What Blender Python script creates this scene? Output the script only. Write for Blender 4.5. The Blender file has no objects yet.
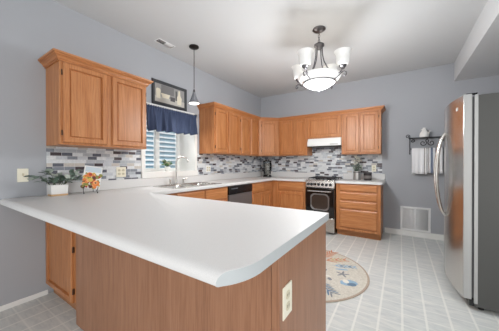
import bpy, bmesh, math, random
from mathutils import Vector, Matrix
R = math.radians
S = bpy.context.scene
COL = S.collection
random.seed(7)

# ---------------------------------------------------------------- camera
cd = bpy.data.cameras.new('camera'); cam = bpy.data.objects.new('camera', cd); COL.objects.link(cam)
cam.location = (2.7313, -4.6681, 1.1967)
cam.rotation_euler = (R(90 - 0.31), R(0.08), R(33.154))
cd.sensor_fit = 'HORIZONTAL'; cd.sensor_width = 36.0; cd.lens = 231.17 / 499 * 36.0
cd.clip_start = 0.02; cd.shift_y = -0.0005
S.camera = cam

# ---------------------------------------------------------------- world, light, exposure
S.view_settings.view_transform = 'Standard'; S.view_settings.look = 'None'
S.view_settings.gamma = 1.0; S.view_settings.exposure = 0.0; S.view_settings.use_curve_mapping = False
W = bpy.data.worlds.new('sky'); S.world = W; W.use_nodes = True
bg = W.node_tree.nodes['Background']; bg.inputs[0].default_value = (0.93, 0.965, 1.0, 1); bg.inputs[1].default_value = 0.55

def area(name, loc, rot, sx, sy, power, col=(1, 1, 1), spread=180):
    l = bpy.data.lights.new(name, 'AREA'); l.shape = 'RECTANGLE'; l.size = sx; l.size_y = sy; l.energy = power; l.color = col
    l.spread = R(spread)
    o = bpy.data.objects.new(name, l); COL.objects.link(o); o.location = loc; o.rotation_euler = rot
    return o
# soft fill added behind the camera, standing in for unseen daylight
area('rear_fill', (2.6, -8.3, 1.35), (R(90), 0, 0), 4.6, 2.4, 40, (1.0, 0.99, 0.975))
# second fill panel added out of view at the right, aimed into the kitchen
area('side_fill', (5.0, -5.6, 1.3), (R(90), 0, R(36)), 2.4, 2.3, 56, (1.0, 0.99, 0.975))
# unseen fill added at the left, behind the camera, to brighten the soffit face
area('left_fill', (0.15, -6.9, 1.45), (R(90), 0, R(-90)), 1.8, 1.4, 40, (1.0, 0.99, 0.975))

# sun high above the house, falling on the neighbour's wall outside the window
l = bpy.data.lights.new('sun', 'SUN'); l.energy = 2.2; l.angle = R(3); l.color = (1, 0.97, 0.93)
o = bpy.data.objects.new('sun', l); COL.objects.link(o); o.location = (0, 0, 8); o.rotation_euler = (R(8), R(24), 0)
# area lamp added above the box window to brighten its jamb and sill
area('window_fill', (-1.1, -2.5, 3.2), (0, R(-25), 0), 1.2, 1.6, 170, (0.95, 0.98, 1.0))

# added spot aimed up beside the camera, bouncing fill light off the ceiling
l = bpy.data.lights.new('bounce_fill', 'SPOT'); l.energy = 52; l.color = (0.94, 0.97, 1.0); l.spot_size = R(140); l.spot_blend = 0.8; l.shadow_soft_size = 0.25
o = bpy.data.objects.new('bounce_fill', l); COL.objects.link(o); o.location = (2.5, -4.4, 1.45); o.rotation_euler = (R(155), 0, R(10))
# light of the chandelier's glass bowl
l = bpy.data.lights.new('bowl_downlight', 'POINT'); l.energy = 70; l.shadow_soft_size = 0.2; l.color = (0.97, 0.99, 1.0)
o = bpy.data.objects.new('bowl_downlight', l); COL.objects.link(o); o.location = (1.951, -2.02, 1.93)

# ---------------------------------------------------------------- materials
def lin(c):
    return tuple((v / 255 / 12.92) if v / 255 <= 0.04045 else ((v / 255 + 0.055) / 1.055) ** 2.4 for v in c)
def mat(name, c, rough=0.5, metal=0.0, emit=0.0, spec=0.5, coat=0.0, ecol=None):
    m = bpy.data.materials.new(name); m.use_nodes = True
    b = m.node_tree.nodes['Principled BSDF']; l = lin(c)
    b.inputs['Base Color'].default_value = (*l, 1); b.inputs['Roughness'].default_value = rough
    b.inputs['Metallic'].default_value = metal; b.inputs['Specular IOR Level'].default_value = spec
    b.inputs['Coat Weight'].default_value = coat
    if emit:
        b.inputs['Emission Color'].default_value = (*(lin(ecol) if ecol else l), 1); b.inputs['Emission Strength'].default_value = emit
    return m
class N:
    """small node helper"""
    def __init__(s, m): s.t = m.node_tree; s.b = s.t.nodes['Principled BSDF']
    def n(s, typ, **k):
        x = s.t.nodes.new(typ)
        for a, v in k.items(): setattr(x, a, v)
        return x
    def l(s, a, b): s.t.links.new(a, b)
    def val(s, inp, v):
        if isinstance(v, bpy.types.NodeSocket): s.l(v, inp)
        else: inp.default_value = v
    def math(s, op, a, b=0.0, c=0.0):
        x = s.n('ShaderNodeMath', operation=op)
        s.val(x.inputs[0], a); s.val(x.inputs[1], b); s.val(x.inputs[2], c)
        return x.outputs[0]
    def coord(s, scale=(1, 1, 1), out='Object'):
        tc = s.n('ShaderNodeTexCoord'); mp = s.n('ShaderNodeMapping'); mp.inputs['Scale'].default_value = scale
        s.l(tc.outputs[out], mp.inputs[0]); return mp.outputs[0]
    def noise(s, vec, scale, detail=4, rough=0.55, dist=0.0):
        x = s.n('ShaderNodeTexNoise'); s.l(vec, x.inputs['Vector']); x.inputs['Scale'].default_value = scale
        x.inputs['Detail'].default_value = detail; x.inputs['Roughness'].default_value = rough; x.inputs['Distortion'].default_value = dist
        return x.outputs['Fac']
    def ramp(s, fac, stops, interp='LINEAR'):
        x = s.n('ShaderNodeValToRGB'); x.color_ramp.interpolation = interp
        e = x.color_ramp.elements
        while len(e) < len(stops): e.new(0.5)
        for q, (p, c) in zip(e, stops): q.position = p; q.color = (*lin(c), 1)
        s.l(fac, x.inputs[0]); return x.outputs[0]
    def mix(s, f, a, b, typ='MIX'):
        x = s.n('ShaderNodeMix', data_type='RGBA', blend_type=typ)
        s.val(x.inputs[0], f); s.val(x.inputs[6], a); s.val(x.inputs[7], b); return x.outputs[2]
    def bump(s, h, strength=0.2, dist=0.01):
        x = s.n('ShaderNodeBump'); x.inputs['Strength'].default_value = strength; x.inputs['Distance'].default_value = dist
        s.l(h, x.inputs['Height']); s.l(x.outputs[0], s.b.inputs['Normal'])
def oak(name, dark, mid, light, axis='z', rough=0.38):
    m = mat(name, mid, rough); k = N(m)
    sc = {'z': (16, 16, 1.0), 'x': (1.0, 1.0, 16)}[axis]
    v = k.coord(sc)
    a = k.noise(v, 1.0, 5, 0.6, 1.6)
    col = k.ramp(a, [(0.30, dark), (0.5, mid), (0.70, light)])
    v2 = k.coord({'z': (150, 150, 5), 'x': (5, 5, 150)}[axis])
    f = k.noise(v2, 1.0, 3, 0.6)
    f2 = k.ramp(f, [(0.35, (205, 192, 180)), (0.55, (255, 255, 255))])
    k.l(k.mix(0.55, col, f2, 'MULTIPLY'), k.b.inputs['Base Color'])
    k.bump(f, 0.06, 0.002)
    return m
OAK = oak('honey_oak', (174, 109, 61), (188, 124, 75), (200, 140, 92))
OAKH = oak('honey_oak_crosswise', (174, 109, 61), (188, 124, 75), (200, 140, 92), 'x')
PANEL = oak('brown_oak_panel', (150, 104, 76), (158, 112, 83), (166, 120, 91))
TOE = oak('oak_toe_kick', (150, 98, 58), (165, 110, 66), (175, 120, 75), 'x')

def wall_paint():
    m = mat('blue_grey_paint', (174, 176, 181), 0.75, spec=0.2); k = N(m)
    f = k.noise(k.coord((1, 1, 1)), 260, 2)
    k.bump(f, 0.05, 0.002); return m
WALL = wall_paint()
CEIL = mat('ceiling_white', (208, 209, 210), 0.9, spec=0.1)
k = N(CEIL); k.bump(k.noise(k.coord(), 60, 3), 0.12, 0.004)
WHITE = mat('white_trim_paint', (236, 236, 233), 0.45)
LAM = mat('white_laminate', (220, 219, 218), 0.46, spec=0.45)
k = N(LAM); k.l(k.ramp(k.noise(k.coord(), 420, 2), [(0.35, (214, 213, 212)), (0.65, (223, 222, 221))]), k.b.inputs['Base Color'])
STEEL = mat('brushed_steel', (196, 194, 190), 0.27, 1.0)
k = N(STEEL); k.bump(k.noise(k.coord((3, 3, 500)), 1, 2), 0.03, 0.001)
STEELV = mat('vertical_brushed_steel', (206, 205, 203), 0.24, 1.0)
k = N(STEELV); k.bump(k.noise(k.coord((400, 400, 2)), 1, 2), 0.03, 0.001)
CHROME = mat('chrome', (220, 221, 222), 0.12, 1.0)
FRSIDE = mat('fridge_side_grey', (76, 76, 74), 0.5, 0.15)
LTGREY = mat('light_grey_plastic', (196, 196, 194), 0.4)
BLACK = mat('black_enamel', (22, 22, 24), 0.25)
BLKGLASS = mat('black_oven_glass', (20, 19, 19), 0.06, spec=0.6)
OVENWIN = mat('oven_window_glass', (62, 52, 46), 0.08)
GUN = mat('dark_dishwasher_steel', (128, 124, 124), 0.42, 0.6)
IRON = mat('wrought_iron', (46, 45, 48), 0.5, 0.6)
HINGE = mat('brown_hinge', (86, 62, 46), 0.45, 0.5)
BRONZE = mat('dark_bronze', (52, 46, 44), 0.4, 0.7)
NICKEL = mat('brushed_nickel', (112, 110, 113), 0.3, 1.0)
FROST = mat('frosted_glass_lit', (228, 228, 226), 0.35, emit=0.1, ecol=(255, 252, 246))
CREAM = mat('cream_plate', (236, 231, 212), 0.4)
CREAMD = mat('cream_device', (212, 204, 178), 0.4)
CERAM = mat('white_ceramic', (238, 237, 234), 0.25)
VENT = mat('white_grille_metal', (234, 234, 234), 0.4)
VENTD = mat('grille_cavity', (205, 205, 207), 0.7)
def glass(name, tint=(255, 255, 255), rough=0.03, body=0.86):
    m = bpy.data.materials.new(name); m.use_nodes = True; t = m.node_tree; t.nodes.remove(t.nodes['Principled BSDF'])
    tr = t.nodes.new('ShaderNodeBsdfTransparent'); tr.inputs[0].default_value = (*lin(tint), 1)
    gl = t.nodes.new('ShaderNodeBsdfGlossy'); gl.inputs['Roughness'].default_value = rough
    fr = t.nodes.new('ShaderNodeFresnel'); fr.inputs[0].default_value = 1.45
    mx = t.nodes.new('ShaderNodeMixShader'); o = t.nodes['Material Output']
    t.links.new(fr.outputs[0], mx.inputs[0]); t.links.new(tr.outputs[0], mx.inputs[1]); t.links.new(gl.outputs[0], mx.inputs[2]); t.links.new(mx.outputs[0], o.inputs[0])
    return m
PANE = glass('window_glass'); JAR = glass('jar_glass', (240, 243, 244))

def tile_mosaic(axis):
    m = mat('mosaic_tile_' + axis, (190, 195, 200), 0.22); k = N(m)
    tc = k.n('ShaderNodeTexCoord'); sp = k.n('ShaderNodeSeparateXYZ'); k.l(tc.outputs['Object'], sp.inputs[0])
    u = sp.outputs[axis.upper()]; z = sp.outputs['Z']
    hz, wu = 0.0345, 0.088
    zr = k.math('DIVIDE', z, hz); row = k.math('FLOOR', zr)
    wn = k.n('ShaderNodeTexWhiteNoise', noise_dimensions='1D'); k.l(row, wn.inputs['W'])
    ur = k.math('ADD', k.math('DIVIDE', u, wu), k.math('MULTIPLY', wn.outputs['Value'], 7.0)); colm = k.math('FLOOR', ur)
    cb = k.n('ShaderNodeCombineXYZ'); k.l(row, cb.inputs[0]); k.l(colm, cb.inputs[1])
    w2 = k.n('ShaderNodeTexWhiteNoise', noise_dimensions='2D'); k.l(cb.outputs[0], w2.inputs['Vector'])
    c = k.ramp(w2.outputs['Value'], [(0.0, (226, 229, 231)), (0.24, (208, 212, 217)), (0.42, (186, 191, 197)), (0.54, (206, 200, 192)), (0.62, (232, 234, 235)),
                                     (0.70, (142, 147, 156)), (0.80, (104, 106, 116)), (0.90, (84, 74, 78))], 'CONSTANT')
    # cloudy marbling inside each tile
    nz = k.noise(k.coord((1, 1, 1)), 55, 3)
    c = k.mix(0.35, c, k.ramp(nz, [(0.3, (190, 192, 196)), (0.7, (255, 255, 255))]), 'MULTIPLY')
    fz = k.math('FRACT', zr); fu = k.math('FRACT', ur)
    dz = k.math('MULTIPLY', k.math('SUBTRACT', 0.5, k.math('ABSOLUTE', k.math('SUBTRACT', fz, 0.5))), hz)
    du = k.math('MULTIPLY', k.math('SUBTRACT', 0.5, k.math('ABSOLUTE', k.math('SUBTRACT', fu, 0.5))), wu)
    g = k.math('LESS_THAN', k.math('MINIMUM', dz, du), 0.0014)
    c = k.mix(g, c, (*lin((212, 213, 214)), 1)); k.l(c, k.b.inputs['Base Color'])
    k.bump(k.math('SUBTRACT', 1.0, g), 0.3, 0.002)
    return m
TILEY = tile_mosaic('y'); TILEX = tile_mosaic('x')

def floor_vinyl():
    m = mat('vinyl_floor', (205, 206, 204), 0.38, spec=0.4); k = N(m)
    tc = k.n('ShaderNodeTexCoord'); sp = k.n('ShaderNodeSeparateXYZ'); k.l(tc.outputs['Object'], sp.inputs[0])
    P = 0.1525
    def dist(o, off):
        f = k.math('FRACT', k.math('ADD', k.math('DIVIDE', o, P), off))
        return k.math('MULTIPLY', k.math('SUBTRACT', 0.5, k.math('ABSOLUTE', k.math('SUBTRACT', f, 0.5))), P)
    dx = dist(sp.outputs['X'], 0.0); dy = dist(sp.outputs['Y'], 0.15)
    gx = k.math('SMOOTH_MIN', 1.0, k.math('MAXIMUM', 0.0, k.math('MULTIPLY', k.math('SUBTRACT', 0.0095, dx), 260)), 0.0)
    gy = k.math('SMOOTH_MIN', 1.0, k.math('MAXIMUM', 0.0, k.math('MULTIPLY', k.math('SUBTRACT', 0.0075, dy), 260)), 0.0)
    a = k.noise(k.coord((7, 26, 1)), 1.0, 5, 0.62, 0.8)
    base = k.ramp(a, [(0.3, (194, 198, 198)), (0.5, (207, 210, 208)), (0.7, (219, 220, 216))])
    line = (*lin((234, 234, 229)), 1)
    c = k.mix(k.math('MULTIPLY', gy, 0.5), base, line); c = k.mix(k.math('MULTIPLY', gx, 0.72), c, line)
    k.l(c, k.b.inputs['Base Color'])
    k.bump(a, 0.06, 0.003)
    return m
FLOOR = floor_vinyl()

# ---------------------------------------------------------------- mesh builder
WLOC = {}
class MB:
    def __init__(s, M=None): s.v = []; s.f = []; s.M = M or Matrix.Identity(4)
    def add(s, vs, fs, m=0):
        b = len(s.v); s.v += [s.M @ Vector(p) for p in vs]; s.f += [([b + i for i in f], m) for f in fs]; return s
    def box(s, x0, x1, y0, y1, z0, z1, m=0):
        return s.add([(x, y, z) for z in (z0, z1) for y in (y0, y1) for x in (x0, x1)],
                     [(0, 2, 3, 1), (4, 5, 7, 6), (0, 1, 5, 4), (2, 6, 7, 3), (0, 4, 6, 2), (1, 3, 7, 5)], m)
    def prism(s, poly, z0, z1, m=0):
        n = len(poly)
        return s.add([(x, y, z0) for x, y in poly] + [(x, y, z1) for x, y in poly],
                     [tuple(range(n))[::-1], tuple(range(n, 2 * n))] + [(i, (i + 1) % n, n + (i + 1) % n, n + i) for i in range(n)], m)
    def extrude(s, poly, axis, a, b, m=0):
        """poly in the two other axes (in xyz order) pushed along axis"""
        def p3(p, t): q = list(p); q.insert('xyz'.index(axis), t); return tuple(q)
        n = len(poly)
        return s.add([p3(p, a) for p in poly] + [p3(p, b) for p in poly],
                     [tuple(range(n))[::-1], tuple(range(n, 2 * n))] + [(i, (i + 1) % n, n + (i + 1) % n, n + i) for i in range(n)], m)
    def lathe(s, prof, c=(0, 0, 0), n=24, m=0, sx=1, sy=1):
        vs = []; fs = []; L = len(prof)
        for i in range(n):
            a = 2 * math.pi * i / n
            for r, z in prof: vs.append((c[0] + sx * r * math.cos(a), c[1] + sy * r * math.sin(a), c[2] + z))
        for i in range(n):
            j = (i + 1) % n
            for q in range(L - 1): fs.append((i * L + q, j * L + q, j * L + q + 1, i * L + q + 1))
        if prof[0][0] > 1e-4 and False: pass
        return s.add(vs, fs, m)
    def cyl(s, c, r, h, n=24, m=0, r2=None):
        r2 = r if r2 is None else r2
        return s.lathe([(0.0001, 0), (r, 0), (r2, h), (0.0001, h)], c, n, m)
    def tube(s, pts, r, n=8, m=0, closed=False):
        pts = [Vector(p) for p in pts]; rs = r if isinstance(r, (list, tuple)) else [r] * len(pts)
        vs = []; fs = []; L = len(pts); up = None
        for i, p in enumerate(pts):
            a = pts[(i - 1) % L] if (i or closed) else p; b = pts[(i + 1) % L] if (i < L - 1 or closed) else p
            t = (b - a).normalized()
            if up is None:
                up = t.orthogonal().normalized()
            up = (up - t * up.dot(t)).normalized(); w = t.cross(up)
            for q in range(n):
                g = 2 * math.pi * q / n; vs.append(p + rs[i] * (up * math.cos(g) + w * math.sin(g)))
        for i in range(L if closed else L - 1):
            for q in range(n):
                j = (i + 1) % L; fs.append((i * n + q, i * n + (q + 1) % n, j * n + (q + 1) % n, j * n + q))
        if not closed:
            fs.append(tuple(range(n))[::-1]); fs.append(tuple((L - 1) * n + q for q in range(n)))
        return s.add(vs, fs, m)
    def ball(s, c, rx, ry=None, rz=None, m=0, n=14, k=8):
        ry = rx if ry is None else ry; rz = rx if rz is None else rz
        vs = [(c[0], c[1], c[2] - rz)]
        for i in range(1, k):
            t = math.pi * i / k
            for q in range(n):
                a = 2 * math.pi * q / n; vs.append((c[0] + rx * math.sin(t) * math.cos(a), c[1] + ry * math.sin(t) * math.sin(a), c[2] - rz * math.cos(t)))
        vs.append((c[0], c[1], c[2] + rz)); fs = []
        for q in range(n): fs.append((0, 1 + (q + 1) % n, 1 + q))
        for i in range(k - 2):
            for q in range(n):
                a = 1 + i * n; b = a + n; fs.append((a + q, a + (q + 1) % n, b + (q + 1) % n, b + q))
        e = len(vs) - 1; a = 1 + (k - 2) * n
        for q in range(n): fs.append((a + q, a + (q + 1) % n, e))
        return s.add(vs, fs, m)
    def grid(s, fn, nu, nv, m=0):
        vs = [fn(i / nu, j / nv) for i in range(nu + 1) for j in range(nv + 1)]
        fs = [(i * (nv + 1) + j, (i + 1) * (nv + 1) + j, (i + 1) * (nv + 1) + j + 1, i * (nv + 1) + j + 1) for i in range(nu) for j in range(nv)]
        return s.add(vs, fs, m)
    def rings(s, loops, m=0, cap0=True, cap1=True):
        n = len(loops[0]); vs = [p for l in loops for p in l]; fs = []
        for i in range(len(loops) - 1):
            for q in range(n): fs.append((i * n + q, i * n + (q + 1) % n, (i + 1) * n + (q + 1) % n, (i + 1) * n + q))
        if cap0: fs.append(tuple(range(n))[::-1])
        if cap1: fs.append(tuple((len(loops) - 1) * n + q for q in range(n)))
        return s.add(vs, fs, m)
    def build(s, name, mats, parent=None, base=None, bevel=0.0, seg=2, sharp=35, solid=0.0):
        off = Vector((0, 0, 0))
        if parent is not None: off = WLOC[parent]
        elif base is not None: off = Vector(base)
        me = bpy.data.meshes.new(name)
        me.from_pydata([tuple(p - off) for p in s.v], [], [f for f, _ in s.f])
        mats = mats if isinstance(mats, (list, tuple)) else [mats]
        for q in mats: me.materials.append(q)
        me.polygons.foreach_set('material_index', [m for _, m in s.f])
        bm = bmesh.new(); bm.from_mesh(me); bmesh.ops.recalc_face_normals(bm, faces=bm.faces); bm.to_mesh(me); bm.free()
        me.polygons.foreach_set('use_smooth', [True] * len(me.polygons))
        try: me.set_sharp_from_angle(angle=R(sharp))
        except Exception: pass
        me.update()
        o = bpy.data.objects.new(name, me); COL.objects.link(o)
        if parent is not None: o.parent = parent
        else: o.location = off
        WLOC[o] = off.copy()
        if solid:
            d = o.modifiers.new('solid', 'SOLIDIFY'); d.thickness = solid; d.offset = 0
        if bevel:
            b = o.modifiers.new('bevel', 'BEVEL'); b.width = bevel; b.segments = seg; b.limit_method = 'ANGLE'; b.angle_limit = R(40)
        return o
def tag(o, label, cat, group=None):
    o['label'] = label; o['category'] = cat
    if group: o['group'] = group
    return o
def thing(name, label, cat, loc, group=None):
    o = bpy.data.objects.new(name, None); COL.objects.link(o); o.location = loc; o.empty_display_size = 0.1
    WLOC[o] = Vector(loc); return tag(o, label, cat, group)
def struct(name, mb, m, bevel=0.0, parent=None):
    o = mb.build(name, m, parent=parent, bevel=bevel); o['kind'] = 'structure'; return o

# ---------------------------------------------------------------- room shell
H = 2.735
WY0, WY1, WZ0, WZ1, WD = -2.93, -2.09, 1.085, 1.93, 0.38       # window opening and how far the box window stands out
mb = MB(); mb.box(-0.12, 6.0, -8.6, 0.12, -0.06, 0); struct('floor', mb, FLOOR)
mb = MB(); mb.box(-0.12, 6.0, -8.6, 0.12, H, H + 0.06); struct('ceiling', mb, CEIL)
mb = MB(); mb.box(-0.12, 0, -8.6, WY0 - .031, 0, H); mb.box(-0.12, 0, WY1 + .031, 0.12, 0, H)
mb.box(-0.12, 0, WY0 - .031, WY1 + .031, 0, WZ0 - .031); mb.box(-0.12, 0, WY0 - .031, WY1 + .031, WZ1 + .031, H); struct('wall_left', mb, WALL)
mb = MB(); mb.box(0, 6.0, 0, 0.12, 0, H); struct('wall_back', mb, WALL)
mb = MB(); mb.box(4.02, 4.14, -2.6, 0, 0, H); struct('wall_right', mb, WALL)
mb = MB(); mb.box(3.414, 4.02, -2.9, 0, 2.451, H); struct('wall_soffit', mb, CEIL)
def baseboard(name, poly, axis, a, b):
    struct(name, MB().extrude(poly, axis, a, b), WHITE)
baseboard('baseboard_left', [(0, 0), (0.013, 0), (0.012, 0.026), (0.006, 0.036), (0, 0.038)], 'y', -8.4, -3.905)
baseboard('baseboard_back', [(0, 0), (-0.014, 0), (-0.014, 0.065), (-0.008, 0.083), (0, 0.087)], 'x', 2.50, 4.02)

# window: casing, deep box, frame, panes
wr = bpy.data.objects.new('window_1', None); COL.objects.link(wr); wr.location = (0, -2.51, WZ0); WLOC[wr] = Vector(wr.location); wr['kind'] = 'structure'
mb = MB(); c = 0.055
mb.box(0.0, 0.018, WY0 - c, WY0, 1.02, WZ1 + c); mb.box(0, 0.018, WY1, WY1 + c, 1.02, WZ1 + c); mb.box(0, 0.018, WY0 - c, WY1 + c, WZ1, WZ1 + c + 0.005)
mb.build('casing', WHITE, wr, bevel=0.003)
mb = MB(); mb.box(0.0, 0.03, WY0 - c, WY1 + c, 1.018, WZ0 + 0.012); mb.build('apron', WHITE, wr, bevel=0.004)
mb = MB()
mb.box(-WD, 0.0, WY0 - 0.03, WY0, WZ0 - .03, WZ1 + .03); mb.box(-WD, 0.0, WY1, WY1 + 0.03, WZ0 - .03, WZ1 + .03); mb.box(-0.14, 0.0, WY0, WY1, WZ1, WZ1 + 0.03)
mb.build('jamb', WHITE, wr)
mb = MB(); mb.box(-WD, 0.0, WY0, WY1, WZ0 - 0.03, WZ0); mb.build('sill', WHITE, wr)
mb = MB(); x0, x1 = -WD, -WD + 0.05; f = 0.05
mb.box(x0, x1, WY0, WY0 + f, WZ0, WZ1); mb.box(x0, x1, WY1 - f, WY1, WZ0, WZ1); mb.box(x0, x1, WY0 + f, WY1 - f, WZ0, WZ0 + f); mb.box(x0, x1, WY0 + f, WY1 - f, WZ1 - f, WZ1)
mb.box(x0, x1, -2.545, -2.475, WZ0 + f, WZ1 - f)
mb.build('frame', WHITE, wr, bevel=0.003)
MB().box(-WD, -0.14, WY0, WY1, WZ1 + 0.010, WZ1 + 0.016).build('roof_pane', PANE, wr)
for a, b in ((WY0 + f, -2.545), (-2.475, WY1 - f)):
    MB().box(-WD + 0.02, -WD + 0.026, a, b, WZ0 + f, WZ1 - f).build('pane', PANE, wr)

# the neighbour's house seen through the glass: lapped siding
SIDING = mat('blue_siding', (146, 176, 190), 0.6); SIDEDGE = mat('white_siding_edge', (236, 240, 242), 0.6)
mb = MB(); prof = []
zz = -0.4
while zz < 4.0:
    prof += [(-2.965, zz), (-2.967, zz + 0.045), (-2.985, zz + 0.046), (-3.0, zz + 0.13)]
    zz += 0.13
prof += [(-3.1, zz), (-3.1, -0.4)]
mb.add([(x, -7, z) for x, z in prof] + [(x, 4, z) for x, z in prof], [(i, (i + 1) % len(prof), len(prof) + (i + 1) % len(prof), len(prof) + i) for i in range(len(prof))])
mb.f = [(f_, 1 if i % 4 == 0 and i < len(prof) - 2 else 0) for i, (f_, m_) in enumerate(mb.f)]
tag(mb.build('house_siding', [SIDING, SIDEDGE], base=(-3, -1.5, -0.4), sharp=10), 'blue lapped siding of the house next door, seen through the window', 'house')

# ---------------------------------------------------------------- cabinets
LEFT = Matrix(((0, 1, 0, 0), (1, 0, 0, 0), (0, 0, 1, 0), (0, 0, 0, 1)))          # (u=y, v=x)
BACK = Matrix(((1, 0, 0, 0), (0, -1, 0, 0), (0, 0, 1, 0), (0, 0, 0, 1)))         # (u=x, v=-y)
def front(M, u0, u1, z0, z1, v, fw=0.054, thick=0.021, drawer=False):
    """a framed, stepped door or a plain eased drawer front in the (u, v, z) frame of its run"""
    b = MB(M)
    def lp(i, d): return [(u0 + i, v + d, z0 + i), (u1 - i, v + d, z0 + i), (u1 - i, v + d, z1 - i), (u0 + i, v + d, z1 - i)]
    if drawer:
        b.rings([lp(0, 0), lp(0, thick - .009), lp(0.012, thick - .002), lp(0.016, thick)])
    else:
        b.rings([lp(0, 0), lp(0, thick - .007), lp(0.007, thick), lp(fw - .012, thick), lp(fw - .009, thick - .017), lp(fw - .001, thick - .017), lp(fw + .005, thick - .010)])
    return b
def add_door(t, M, u0, u1, z0, z1, v, hinge=None, drawer=False, fw=0.054):
    horiz = drawer
    d = front(M, u0, u1, z0, z1, v, fw=fw, drawer=drawer).build('drawer' if drawer else 'door', OAKH if horiz else OAK, t, sharp=20)
    if hinge is not None:
        for hz in (z0 + 0.06, z1 - 0.11):
            h = MB(M); uu = u0 - 0.006 if hinge < 0 else u1 + 0.006
            h.box(uu - 0.004, uu + 0.004, v, v + 0.012, hz, hz + 0.045)
            h.build('hinge', HINGE, d, bevel=0.002)
    return d
def carcass(t, M, u0, u1, v1, z0, z1, openings, name='body'):
    """box with a proud face frame around openings [(a, b, c, d)]"""
    b = MB(M); b.box(u0, u1, 0.002, v1 - 0.019, z0, z1)
    b.box(u0, u1, v1 - 0.019, v1, z0, z1)
    return b.build(name, OAK, t, bevel=0.0015)
def upper(label, M, u0, u1, z0, z1, doors, base, v1=0.32):
    t = thing('upper_cabinet', label, 'cabinet', base, 'oak wall cabinets')
    carcass(t, M, u0, u1, v1, z0, z1, None)
    for a, b, hs in doors: add_door(t, M, a, b, z0 + 0.018, z1 - 0.060, v1, hs)
    return t
UB, UT = 1.366, 2.128
ta = upper('two-door oak wall cabinet left of the window, standing alone with its own crown', LEFT, -3.91, -3.112, UB, UT, [(-3.888, -3.536, -1), (-3.486, -3.128, 1)], (0, -3.511, UB))
upper('two-door oak wall cabinet just right of the window and hanging lamp', LEFT, -1.976, -1.294, UB, UT, [(-1.948, -1.648, -1), (-1.622, -1.322, 1)], (0, -1.635, UB))
upper('two-door oak wall cabinet on the left wall, next to the angled corner cabinet', LEFT, -1.292, -0.622, UB, UT, [(-1.264, -0.968, -1), (-0.942, -0.646, 1)], (0, -0.957, UB))
# diagonal corner
t = thing('corner_cabinet', 'angled single-door oak wall cabinet across the corner of the two walls', 'cabinet', (0, 0, UB), 'oak wall cabinets')
mb = MB(); mb.prism([(0.002, -0.002), (0.002, -0.62), (0.32, -0.62), (0.62, -0.32), (0.62, -0.002)], UB, UT); mb.build('body', OAK, t, bevel=0.0015)
q = 1 / math.sqrt(2)
DIAG = Matrix(((q, q, 0, 0.32), (q, -q, 0, -0.62), (0, 0, 1, 0), (0, 0, 0, 1)))
add_door(t, DIAG, 0.055, 0.3 * math.sqrt(2) - 0.045, UB + 0.018, UT - 0.060, 0.0, -1)
upper('two-door oak wall cabinet between the angled corner cabinet and the white range hood', BACK, 0.624, 1.218, UB, UT, [(0.650, 0.922, None), (0.950, 1.190, None)], (0.92, 0, UB))
upper('short single-door oak wall cabinet right above the white range hood', BACK, 1.222, 1.846, 1.675, UT, [(1.243, 1.825, None)], (1.53, 0, 1.675))
upper('two-door oak wall cabinet at the right end of the back wall, above the canisters', BACK, 1.850, 2.46, UB, UT, [(1.885, 2.138, None), (2.158, 2.425, 1)], (2.155, 0, UB))

def crown(path, closed_ends=True):
    """sweep a crown profile along a horizontal path (room side on the right-hand side of travel)"""
    prof = [(0.0, 2.072), (0.010, 2.072), (0.010, 2.084), (0.018, 2.087), (0.021, 2.098), (0.030, 2.108), (0.042, 2.113), (0.042, 2.121), (0.052, 2.125), (0.054, 2.130), (0.054, 2.140), (0.0, 2.140)]
    P = [Vector(p) for p in path]; loops = []
    for i, p in enumerate(P):
        def nrm(a, b): d = (b - a).normalized(); return Vector((d.y, -d.x))
        if i == 0: n = nrm(P[0], P[1])
        elif i == len(P) - 1: n = nrm(P[-2], P[-1])
        else:
            a, b = nrm(P[i - 1], p), nrm(p, P[i + 1]); n = (a + b) / (1 + a.dot(b))
        loops.append([(p.x + n.x * o, p.y + n.y * o, z) for o, z in prof])
    return MB().rings(loops)
m_ = crown([(0.002, -3.911), (0.321, -3.911), (0.321, -3.111), (0.002, -3.111)]); m_.build('crown', OAKH, ta, sharp=25)
tag(crown([(0.002, -1.977), (0.321, -1.977), (0.321, -0.6205), (0.6205, -0.321), (2.461, -0.321), (2.461, -0.002)]).build('crown_moulding', OAKH, base=(0.3, -0.6, 2.084), sharp=25),
    'oak crown moulding running over the wall cabinets from the window to the back wall end', 'moulding')

# base cabinets
CT, CB = 0.914, 0.874
def base_cab(label, M, u0, u1, fronts, base, v1=0.605, toe=True, group='oak base cabinets'):
    t = thing('base_cabinet', label, 'cabinet', base, group)
    carcass(t, M, u0, u1, v1, 0.105, CB - 0.002, None)
    MB(M).box(u0 + 0.002, u1 - 0.002, 0.01, v1 - 0.07, 0.0, 0.105).build('toe_kick', TOE, t)
    for a, b, c, d, dr in fronts: add_door(t, M, a, b, c, d, v1, None, dr)
    return t
base_cab('oak sink base cabinet with two false drawer fronts under the window sink', LEFT, -2.95, -2.002,
         [(-2.93, -2.50, 0.70, 0.855, True), (-2.475, -2.035, 0.70, 0.855, True), (-2.93, -2.50, 0.13, 0.675, False), (-2.475, -2.035, 0.13, 0.675, False)], (0, -2.47, 0))
base_cab('oak corner base cabinet with two drawers, between dishwasher and back corner', LEFT, -1.352, -0.004,
         [(-1.325, -0.98, 0.70, 0.855, True), (-0.955, -0.68, 0.70, 0.855, True), (-1.325, -0.98, 0.13, 0.675, False), (-0.955, -0.68, 0.13, 0.675, False)], (0, -0.9, 0))
base_cab('oak base cabinet with one wide drawer and a door, left of the range', BACK, 0.612, 1.288,
         [(0.75, 1.26, 0.70, 0.855, True), (0.75, 1.26, 0.13, 0.675, False)], (0.95, 0, 0))
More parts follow.
